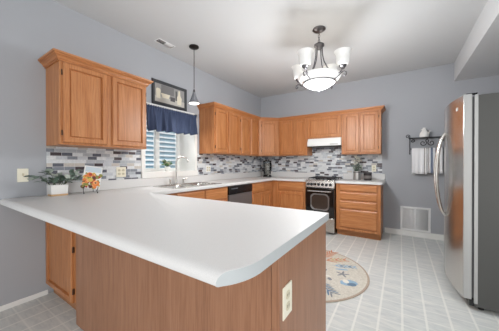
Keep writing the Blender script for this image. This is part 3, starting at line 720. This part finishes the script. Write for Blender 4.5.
# ---------------------------------------------------------------- plants and counter items
LEAF = [mat('sage_leaf', (134, 150, 138), 0.6), mat('deep_leaf', (92, 112, 98), 0.6), mat('grey_leaf', (182, 192, 182), 0.6), mat('stem_green', (86, 96, 70), 0.6)]
def leaf(mb, p, d, up, L, Wd, m):
    d = d.normalized(); s = d.cross(up)
    s = s.normalized() if s.length > 1e-3 else d.orthogonal().normalized(); n = s.cross(d)
    prof = [(0, 0.0), (0.18, 0.78), (0.5, 1.0), (0.84, 0.74), (1, 0.0)]
    vs = []; fs = []
    for f_, w_ in prof:
        c_ = p + d * (L * f_) - n * (L * 0.18 * f_ * f_)
        vs += [tuple(c_ - s * (Wd * w_ / 2) + n * 0.15 * Wd * w_), tuple(c_), tuple(c_ + s * (Wd * w_ / 2) + n * 0.15 * Wd * w_)]
    for i in range(4):
        a = 3 * i; fs += [(a, a + 1, a + 4, a + 3), (a + 1, a + 2, a + 5, a + 4)]
    mb.add(vs, fs, m)
def stems(mb, specs, seedv, L=0.05, Wd=0.03, mats=(0, 1, 2)):
    rnd = random.Random(seedv)
    for p0, p1, sag, n in specs:
        p0 = Vector(p0); p1 = Vector(p1); pts = []
        for i in range(7):
            f_ = i / 6; p = p0.lerp(p1, f_); p.z += sag * math.sin(math.pi * f_); pts.append(p)
        mb.tube(pts, [0.0028 - 0.0003 * i for i in range(7)], 5, 3)
        for i in range(n):
            f_ = 0.25 + 0.75 * i / max(1, n - 1); p = p0.lerp(p1, f_); p.z += sag * math.sin(math.pi * f_)
            d = (p1 - p0).normalized() * 0.5 + Vector((rnd.uniform(-1, 1), rnd.uniform(-1, 1), rnd.uniform(-0.3, 0.8)))
            leaf(mb, p, d, Vector((rnd.uniform(-.4, .4), rnd.uniform(-.4, .4), 1)), L * rnd.uniform(0.75, 1.15), Wd * rnd.uniform(0.8, 1.15), rnd.choice(mats))
t = thing('potted_plant', 'grey-green leafy plant in a white planter at the left end of the worktop', 'plant', (0.14, -3.87, CT))
mb = MB(); x0, x1, y0, y1 = 0.085, 0.185, -3.930, -3.800
L_ = [[(x0 + i, y0 + i, z), (x1 - i, y0 + i, z), (x1 - i, y1 - i, z), (x0 + i, y1 - i, z)] for i, z in ((0.006, CT + 0.016), (0.0, CT + 0.10), (0.006, CT + 0.10), (0.009, CT + 0.08))]
mb.rings(L_); mb.build('planter', CERAM, t, bevel=0.003)
MB().box(x0 + 0.004, x1 - 0.004, y0 + 0.004, y1 - 0.004, CT, CT + 0.016).build('wooden_base', mat('pale_wood', (206, 170, 128), 0.6), t, bevel=0.002)
mb = MB(); rnd = random.Random(4); sp = []
for i in range(11):
    a = 2 * math.pi * i / 11 + rnd.uniform(-.2, .2); r_ = rnd.uniform(0.07, 0.135)
    b0 = (0.135 + rnd.uniform(-.03, .03), -3.865 + rnd.uniform(-.045, .045), CT + 0.08)
    sp.append((b0, (b0[0] + 0.6 * r_ * math.cos(a) + 0.01, b0[1] + 1.2 * r_ * math.sin(a), CT + rnd.uniform(0.11, 0.215)), 0.035, 6))
sp.append(((0.13, -3.91, CT + 0.08), (0.16, -4.05, CT + 0.150), 0.045, 6)); sp.append(((0.13, -3.82, CT + 0.08), (0.16, -3.715, CT + 0.175), 0.04, 6))
stems(mb, sp, 3, 0.052, 0.050, (0, 2, 0, 1)); mb.build('foliage', LEAF, t)

t = thing('potted_plant', 'small leafy plant in a white pot on the window sill behind the tap', 'plant', (-0.10, -2.51, WZ0))
MB().lathe([(0.0001, 0), (0.032, 0), (0.042, 0.07), (0.044, 0.075), (0.040, 0.075), (0.036, 0.062), (0.0001, 0.06)], (-0.10, -2.51, WZ0), 22).build('pot', CERAM, t)
mb = MB(); rnd = random.Random(9); sp = []
for i in range(13):
    a = rnd.uniform(0, 2 * math.pi); r_ = rnd.uniform(0.04, 0.10)
    sp.append(((-0.10, -2.51, WZ0 + 0.06), (-0.10 + 0.7 * r_ * math.cos(a), -2.51 + 1.2 * r_ * math.sin(a), WZ0 + rnd.uniform(0.09, 0.17)), 0.02, 6))
LF2 = [mat('bright_leaf', (120, 160, 96), 0.6), mat('mid_leaf', (88, 128, 82), 0.6), mat('cream_bloom', (226, 222, 200), 0.6), LEAF[3]]
stems(mb, sp, 5, 0.045, 0.028); mb.build('foliage', LF2, t)

# small easel holding a picture-fronted recipe book, with fruit on its cover
t = thing('cookbook', 'white-topped cookbook with colourful fruit cover standing on the wire easel', 'book', (0.2, -3.62, CT + 0.03))
ang = R(38); bx, by = 0.225, -3.640
BK = Matrix.Translation((bx, by, CT + 0.034)) @ Matrix.Rotation(R(38), 4, 'Z') @ Matrix.Rotation(R(-14), 4, 'X') @ Matrix.Identity(4)
# book frame: u along width, v outwards, z up
def bkM():
    e_u = Vector((0.25, 0.97, 0)).normalized(); n = Vector((0.97, -0.25, 0)).normalized(); up = Vector((0, 0, 1))
    up2 = (up * math.cos(R(14)) - n * math.sin(R(14))); n2 = (n * math.cos(R(14)) + up * math.sin(R(14)))
    cr, sr = math.cos(R(10)), math.sin(R(10))
    e_u, up2 = e_u * cr - up2 * sr, up2 * cr + e_u * sr
    return Matrix(((e_u.x, n2.x, up2.x, bx), (e_u.y, n2.y, up2.y, by), (e_u.z, n2.z, up2.z, CT + 0.046), (0, 0, 0, 1)))
BK = bkM()
FR = [mat('cover_' + n, c_, 0.45) for n, c_ in (('white', (236, 236, 234)), ('header', (200, 212, 220)), ('orange', (226, 130, 62)), ('yellow', (214, 184, 88)), ('red', (178, 62, 46)), ('olive', (138, 138, 64)), ('maroon', (92, 48, 40)), ('peach', (236, 176, 116)))]
mb = MB(BK); mb.box(-0.075, 0.075, -0.018, 0, 0, 0.225, 0); mb.build('book_block', FR, t, bevel=0.002)
mb = MB(BK); mb.box(-0.066, 0.066, 0.0002, 0.0012, 0.165, 0.215, 1); rnd = random.Random(21)
for i in range(70):
    a_, b_ = rnd.uniform(-0.066, 0.066), rnd.uniform(0.012, 0.150); r_ = rnd.uniform(0.009, 0.02)
    n_ = 9; lift = 0.0012 + 0.00006 * i
    ring = [(a_ + r_ * math.cos(2 * math.pi * q / n_) * rnd.uniform(0.7, 1.1), b_ + r_ * math.sin(2 * math.pi * q / n_) * rnd.uniform(0.7, 1.1)) for q in range(n_)]
    mb.rings([[(x, d, z) for x, z in ring] for d in (0.0, lift)], rnd.choice((2, 3, 4, 5, 6, 7, 3, 5, 2)))
for (a_, b_, r_, m_) in ((-0.025, 0.135, 0.024, 2), (-0.02, 0.138, 0.013, 4), (0.035, 0.055, 0.03, 2), (0.03, 0.062, 0.017, 7), (0.032, 0.06, 0.008, 6), (-0.012, 0.085, 0.02, 3)):
    mb.rings([[(a_ + r_ * math.cos(2 * math.pi * q / 16), d, b_ + r_ * math.sin(2 * math.pi * q / 16)) for q in range(16)] for d in (0.0, 0.006 + (0.0004 if r_ < 0.018 else 0) + (0.0004 if r_ < 0.01 else 0))], m_)
mb.build('cover_picture', FR, t)
t = thing('wire_easel', 'small dark wire easel with curled feet under the cookbook', 'easel', (0.2, -3.62, CT))
mb = MB()
for u_ in (-0.055, 0.055):
    def Q(v_, z_, BK=BK, u_=u_):
        p = BK @ Vector((u_, v_, z_)); return (p.x, p.y, p.z)
    base = BK @ Vector((u_, 0.0, 0)); nrm = Vector((0.97, -0.25, 0)).normalized()
    pts = [Q(-0.024, 0.19), Q(-0.024, 0.05), Q(-0.024, -0.005), Q(0.0, -0.008), Q(0.03, -0.008), Q(0.036, 0.012), Q(0.026, 0.018)]
    mb.tube(pts, 0.0028, 6)
    f0 = Vector(Q(-0.024, -0.004)); mb.tube([f0, Vector((f0.x + 0.02 * nrm.x, f0.y + 0.02 * nrm.y, CT + 0.012)), Vector((f0.x + 0.05 * nrm.x, f0.y + 0.05 * nrm.y, CT + 0.003)), Vector((f0.x + 0.066 * nrm.x, f0.y + 0.066 * nrm.y, CT + 0.014))], 0.0028, 6)
a_, b_ = BK @ Vector((-0.055, -0.024, 0.10)), BK @ Vector((0.055, -0.024, 0.10)); mb.tube([a_, b_], 0.0028, 6)
mm = (BK @ Vector((0, -0.024, 0.19))); mb.tube([BK @ Vector((-0.055, -0.024, 0.19)), BK @ Vector((0.055, -0.024, 0.19))], 0.0028, 6)
mb.tube([mm, (mm.x - 0.052, mm.y + 0.02, CT + 0.003)], 0.0028, 6)
mb.build('frame', IRON, t)

GROUNDS = mat('brown_grounds', (160, 150, 140), 0.7)
k = N(GROUNDS); k.l(k.ramp(k.noise(k.coord(), 28, 3), [(0.35, (96, 88, 82)), (0.5, (164, 152, 140)), (0.65, (214, 208, 200))]), k.b.inputs['Base Color'])
# blender jar in the corner
BX, BY = 0.30, -0.24
t = thing('blender', 'dark-based blender with a glass jug in the corner below the angled cabinet', 'blender', (BX, BY, CT))
MB().lathe([(0.0001, 0), (0.092, 0), (0.094, 0.018), (0.085, 0.035), (0.075, 0.05), (0.0001, 0.052)], (BX, BY, CT), 26).build('base', BLACK, t)
MB().lathe([(0.07, 0.052), (0.078, 0.07), (0.088, 0.33), (0.085, 0.33), (0.074, 0.07)], (BX, BY, CT), 26).build('jug', JAR, t)
MB().lathe([(0.0001, 0.054), (0.070, 0.056), (0.082, 0.28), (0.05, 0.30), (0.0001, 0.305)], (BX, BY, CT), 18).build('contents', GROUNDS, t)
MB().lathe([(0.0001, 0.331), (0.093, 0.331), (0.093, 0.352), (0.045, 0.358), (0.042, 0.385), (0.0001, 0.388)], (BX, BY, CT), 26).build('lid', BLACK, t)
MB().tube([(BX + 0.078, BY - 0.03, CT + 0.30), (BX + 0.125, BY - 0.045, CT + 0.29), (BX + 0.122, BY - 0.045, CT + 0.17), (BX + 0.07, BY - 0.03, CT + 0.14)], 0.009, 8).build('handle', BLACK, t)
MB().tube([(BX + 0.06, BY - 0.068, CT + 0.035), (BX + 0.072, BY - 0.08, CT + 0.035)], 0.016, 14).build('dial', STEEL, t)

# crock with flowers, dark canister
KX, KY = 2.09, -0.22
t = thing('utensil_crock', 'silver metal crock standing beside the dark canister on the right worktop', 'crock', (KX, KY, CT))
MB().lathe([(0.0001, 0), (0.058, 0), (0.061, 0.004), (0.061, 0.155), (0.058, 0.158), (0.055, 0.155), (0.055, 0.03), (0.0001, 0.03)], (KX, KY, CT), 26).build('pot', mat('satin_steel', (176, 174, 172), 0.42, 0.8), t)
MB().tube([(KX + 0.0625 * math.cos(2 * math.pi * q / 28), KY + 0.0625 * math.sin(2 * math.pi * q / 28), CT + 0.135) for q in range(28)], 0.004, 6, closed=True).build('band', BLACK, t)
t = thing('flower_bunch', 'white flowers with grey-green leaves standing in the silver crock', 'flowers', (KX, KY, CT + 0.03))
mb = MB(); rnd = random.Random(12); sp = []
for i in range(10):
    a = 2 * math.pi * i / 10; r_ = rnd.uniform(0.04, 0.10)
    sp.append(((KX + 0.02 * math.cos(a), KY + 0.02 * math.sin(a), CT + 0.035), (KX + r_ * math.cos(a), KY + r_ * math.sin(a), CT + rnd.uniform(0.19, 0.26)), 0.03, 6))
stems(mb, sp, 8, 0.05, 0.03, (0, 2, 1)); mb.build('foliage', LEAF, t)
PETAL = mat('white_petal', (238, 236, 226), 0.6)
heads = [(0.0, -0.02, 0.375), (-0.035, 0.0, 0.335), (0.035, -0.01, 0.325), (0.005, -0.06, 0.295), (-0.02, -0.035, 0.40), (0.03, 0.01, 0.37), (-0.03, -0.04, 0.27)]
for dx, dy, dz in heads:
    c_ = Vector((KX + dx, KY + dy, CT + dz)); mb = MB(); mb.ball(c_, 0.014, m=0)
    for q in range(8):
        a = 2 * math.pi * q / 8
        for tl, L2 in ((0.25, 0.052), (0.9, 0.042)):
            leaf(mb, c_, Vector((math.cos(a + tl), math.sin(a + tl), tl)), Vector((0, 0, 1)), L2, 0.032, 0)
    mb.tube([c_, (KX + dx * 0.4, KY + dy * 0.4, CT + 0.05)], 0.0022, 5, 2)
    mb.build('flower', [PETAL, CREAM, LEAF[3]], t)
DX, DY = 2.262, -0.26
t = thing('canister', 'squat dark canister with a lid on the right worktop', 'canister', (DX, DY, CT))
MB().lathe([(0.0001, 0), (0.06, 0), (0.064, 0.006), (0.064, 0.115), (0.0001, 0.117)], (DX, DY, CT), 26).build('jar', mat('dark_coffee_jar', (52, 46, 46), 0.15), t)
mb = MB(); mb.lathe([(0.066, 0.117), (0.066, 0.137), (0.055, 0.142), (0.0001, 0.143)], (DX, DY, CT), 26); mb.ball((DX, DY, CT + 0.150), 0.012); mb.build('lid', mat('dark_grey_lid', (64, 62, 64), 0.3, 0.6), t)
MB().lathe([(0.0645, 0.035), (0.0648, 0.035), (0.0648, 0.085), (0.0645, 0.085)], (DX, DY, CT), 26).build('label_band', mat('grey_band', (110, 104, 102), 0.5), t)

# ---------------------------------------------------------------- iron shelf with towels
t = thing('iron_shelf', 'wrought-iron scroll shelf with towel bar on the back wall by the refrigerator', 'shelf', (3.06, 0, 1.6))
sx0, sx1, sz = 2.86, 3.30, 1.615
mb = MB(BACK); mb.box(sx0 - 0.02, sx1 + 0.02, 0.004, 0.125, sz - 0.007, sz); mb.build('shelf_board', IRON, t, bevel=0.002)
def spiral(cx, cz, r, a0, turns, v, ends=None, n=26):
    return [(cx + r * (1 - 0.75 * i / n) * math.cos(R(a0) + turns * 2 * math.pi * i / n), v, cz + r * (1 - 0.75 * i / n) * math.sin(R(a0) + turns * 2 * math.pi * i / n)) for i in range(n + 1)]
mb = MB(BACK); xm = (sx0 + sx1) / 2
mb.tube([(xm, 0.115, sz - 0.007), (xm, 0.115, sz - 0.03), (xm - 0.02, 0.115, sz - 0.055)] + spiral(xm - 0.052, sz - 0.092, 0.047, 48, -1.25, 0.115), 0.006, 6)
mb.tube([(xm, 0.115, sz - 0.007), (xm, 0.115, sz - 0.03), (xm + 0.02, 0.115, sz - 0.055)] + spiral(xm + 0.052, sz - 0.092, 0.047, 132, 1.25, 0.115), 0.006, 6)
mb.build('centre_scroll', IRON, t)
for bx_, sg in ((sx0, 1), (sx1, -1)):
    mb = MB(BACK); mb.tube([(bx_, 0.008, sz + 0.05), (bx_, 0.008, sz - 0.25)], 0.006, 6)
    mb.tube([(bx_, 0.008, sz - 0.20), (bx_, 0.045, sz - 0.15), (bx_, 0.085, sz - 0.06), (bx_, 0.115, sz - 0.008)], 0.005, 6)
    mb.tube(spiral(bx_ - sg * 0.028, sz + 0.032, 0.032, 0 if sg > 0 else 180, 1.2 * sg, 0.008), 0.005, 6)
    mb.tube([(bx_ + sg * 0.01, 0.115, sz - 0.01), (bx_ + sg * 0.05, 0.115, sz - 0.03)] + spiral(bx_ + sg * 0.035, sz - 0.05, 0.028, 50 if sg > 0 else 130, -1.1 * sg, 0.115), 0.0055, 6)
    mb.ball((bx_, 0.008, sz - 0.256), 0.010)
    mb.build('bracket', IRON, t)
mb = MB(BACK); mb.tube([(sx0, 0.012, 1.437), (sx0, 0.075, 1.437), (sx1, 0.075, 1.437), (sx1, 0.012, 1.437)], 0.006, 8); mb.build('towel_bar', IRON, t)
def towel(label, x0, x1, stripes, zb, seedv):
    ms = [mat('towel_white', (240, 240, 242), 0.95, spec=0.1), mat('towel_slate', (122, 132, 152), 0.95, spec=0.1), mat('towel_taupe', (168, 160, 156), 0.95, spec=0.1)]
    b = MB(BACK); n = 32; prof = []
    for i in range(9): prof.append((0.066 - 0.001, zb + 0.03 + (1.437 - zb - 0.03) * i / 8))
    for i in range(1, 6): a = math.pi - math.pi * i / 6; prof.append((0.075 + 0.010 * math.cos(a), 1.437 + 0.010 * math.sin(a)))
    for i in range(10): prof.append((0.085 + 0.006 * i / 9, 1.437 - (1.437 - zb) * i / 9))
    L = len(prof); vs = []; fs = []
    for i in range(n + 1):
        x = x0 + (x1 - x0) * i / n
        for j, (v_, z_) in enumerate(prof):
            w_ = max(0, (j - 13) / 9) * 0.006; vs.append((x, v_ + w_ * (1 + math.sin(i * 0.6 + seedv)), z_))
    for i in range(n):
        f_ = (i + 0.5) / n; m_ = 0
        for a, c_, mm_ in stripes:
            if a <= f_ <= c_: m_ = mm_
        for j in range(L - 1): fs.append(((i * L + j, (i + 1) * L + j, (i + 1) * L + j + 1, i * L + j + 1), m_))
    for f_, m_ in fs: b.f.append(([len(b.v) + q for q in f_], m_))
    b.v += [b.M @ Vector(p) for p in vs]
    return tag(b.build('hand_towel', ms, base=((x0 + x1) / 2, -0.08, 1.45), solid=0.004, sharp=60), label, 'towel', 'towels on the iron shelf bar')
towel('plain white towel with taupe end stripes, left on the iron towel bar', 2.885, 3.075, [(0.84, 0.90, 2)], 1.035, 0.3)
towel('white towel with slate blue stripes, right on the iron towel bar beside the refrigerator', 3.085, 3.27, [(0.06, 0.11, 2), (0.22, 0.36, 1), (0.52, 0.60, 1), (0.74, 0.80, 2)], 1.050, 1.7)
# white ceramic hen on the shelf
t = thing('ceramic_bird', 'white ceramic bird figurine sitting on the iron shelf', 'figurine', (3.045, -0.065, sz))
mb = MB(); cx_, cy_ = 3.045, -0.065
mb.lathe([(0.0001, 0), (0.045, 0), (0.060, 0.012), (0.064, 0.035), (0.056, 0.07), (0.040, 0.095), (0.028, 0.112), (0.027, 0.128), (0.020, 0.142), (0.0001, 0.147)], (cx_, cy_, sz), 22, sy=0.75)
mb.build('body', CERAM, t)
mb = MB(); mb.rings([[(cx_ - 0.024, cy_ - 0.007, sz + 0.122), (cx_ - 0.024, cy_ + 0.007, sz + 0.122), (cx_ - 0.024, cy_, sz + 0.134)], [(cx_ - 0.046, cy_ - 0.001, sz + 0.124), (cx_ - 0.046, cy_ + 0.001, sz + 0.124), (cx_ - 0.046, cy_, sz + 0.126)]]); mb.build('beak', CREAM, t)
mb = MB()
for i in range(3): mb.ball((cx_ - 0.012 + 0.012 * i, cy_, sz + 0.148 + (0.004 if i == 1 else 0)), 0.008)
mb.build('comb', CERAM, t)
mb = MB(); mb.tube([(cx_ + 0.04, cy_, sz + 0.055), (cx_ + 0.062, cy_, sz + 0.075), (cx_ + 0.075, cy_, sz + 0.10)], [0.022, 0.015, 0.006], 10); mb.build('tail', CERAM, t)

# ---------------------------------------------------------------- round rug
RC = (1.79, -2.10); RR = 0.685
RM = [mat('rug_' + n, c_, 0.95, spec=0.1) for n, c_ in (('cream', (208, 202, 190)), ('border', (178, 162, 146)), ('coral', (200, 134, 102)), ('blue', (150, 178, 200)), ('navy', (112, 134, 156)), ('slate', (138, 140, 144)), ('sand', (196, 178, 132)), ('pale', (226, 222, 212)))]
k = N(RM[0]); k.l(k.ramp(k.noise(k.coord((60, 60, 60)), 1, 3), [(0.3, (196, 190, 178)), (0.7, (218, 213, 202))]), k.b.inputs['Base Color'])
mb = MB(); mb.lathe([(0.0001, 0.001), (RR - 0.004, 0.001), (RR, 0.004), (RR - 0.004, 0.008), (RR - 0.022, 0.0085)], (RC[0], RC[1], 0), 72, 1)
mb.lathe([(RR - 0.022, 0.0085), (0.0001, 0.0085)], (RC[0], RC[1], 0), 72, 0)
ZR = 0.0088
def blob(px, py, rx, ry, ang, m, lift=0, n=14, jag=0.0, sd=0):
    rn = random.Random(sd); pts = []
    for q in range(n):
        a = 2 * math.pi * q / n; j = 1 + rn.uniform(-jag, jag); x, y = rx * math.cos(a) * j, ry * math.sin(a) * j
        pts.append((px + x * math.cos(ang) - y * math.sin(ang), py + x * math.sin(ang) + y * math.cos(ang), ZR + 0.0002 * lift))
    mb.add(pts, [tuple(range(n))], m)
def frond(px, py, ang, L, nb, bl, m, m2=None):
    """a branching spray: spine and paired leaf strokes"""
    d = (math.cos(ang), math.sin(ang))
    blob(px + d[0] * L / 2, py + d[1] * L / 2, L / 2, 0.006, ang, m, 1)
    for i in range(nb):
        f_ = (i + 1) / (nb + 1); q = (px + d[0] * L * f_, py + d[1] * L * f_)
        for sg in (-1, 1):
            a = ang + sg * 0.6; l2 = bl * (1 - 0.5 * f_)
            blob(q[0] + math.cos(a) * l2 / 2, q[1] + math.sin(a) * l2 / 2, l2 / 2, 0.009, a, m2 if (m2 and i % 2) else m, 2 + i % 3)
frond(1.86, -1.76, R(70), 0.34, 6, 0.17, 2); frond(1.93, -1.80, R(35), 0.30, 5, 0.14, 2, 6); frond(1.60, -1.7, R(110), 0.3, 5, 0.15, 2)
frond(2.05, -1.88, R(20), 0.28, 5, 0.10, 3, 4); frond(1.98, -2.32, R(-35), 0.30, 6, 0.16, 4, 5); frond(1.90, -2.42, R(-60), 0.24, 5, 0.13, 5)
frond(1.5, -2.3, R(200), 0.3, 5, 0.15, 3, 4); frond(1.55, -2.0, R(160), 0.3, 5, 0.15, 2, 6)
blob(2.30, -2.20, 0.085, 0.06, R(30), 3, 1, 18, 0.08, 3); blob(2.335, -2.22, 0.045, 0.035, R(30), 4, 2, 14, 0.1, 4); blob(2.27, -2.185, 0.03, 0.04, R(30), 7, 2, 12)
for a in range(5):
    g = R(72 * a + 20); blob(2.21 + 0.035 * math.cos(g), -2.04 + 0.035 * math.sin(g), 0.04, 0.011, g, 5, 2)
blob(2.02, -2.06, 0.055, 0.022, R(80), 5, 1, 14, 0.1, 7); blob(2.12, -2.22, 0.02, 0.03, R(40), 5, 1); blob(2.06, -2.17, 0.06, 0.02, R(10), 7, 1)
blob(2.18, -1.93, 0.07, 0.018, R(20), 3, 1); blob(1.75, -2.1, 0.09, 0.06, R(60), 3, 1, 16, 0.1, 9); blob(1.75, -2.1, 0.05, 0.03, R(60), 7, 2)
tag(mb.build('round_rug', RM, base=(RC[0], RC[1], 0), sharp=30), 'round cream rug with coral and blue sea motifs on the kitchen floor', 'rug')
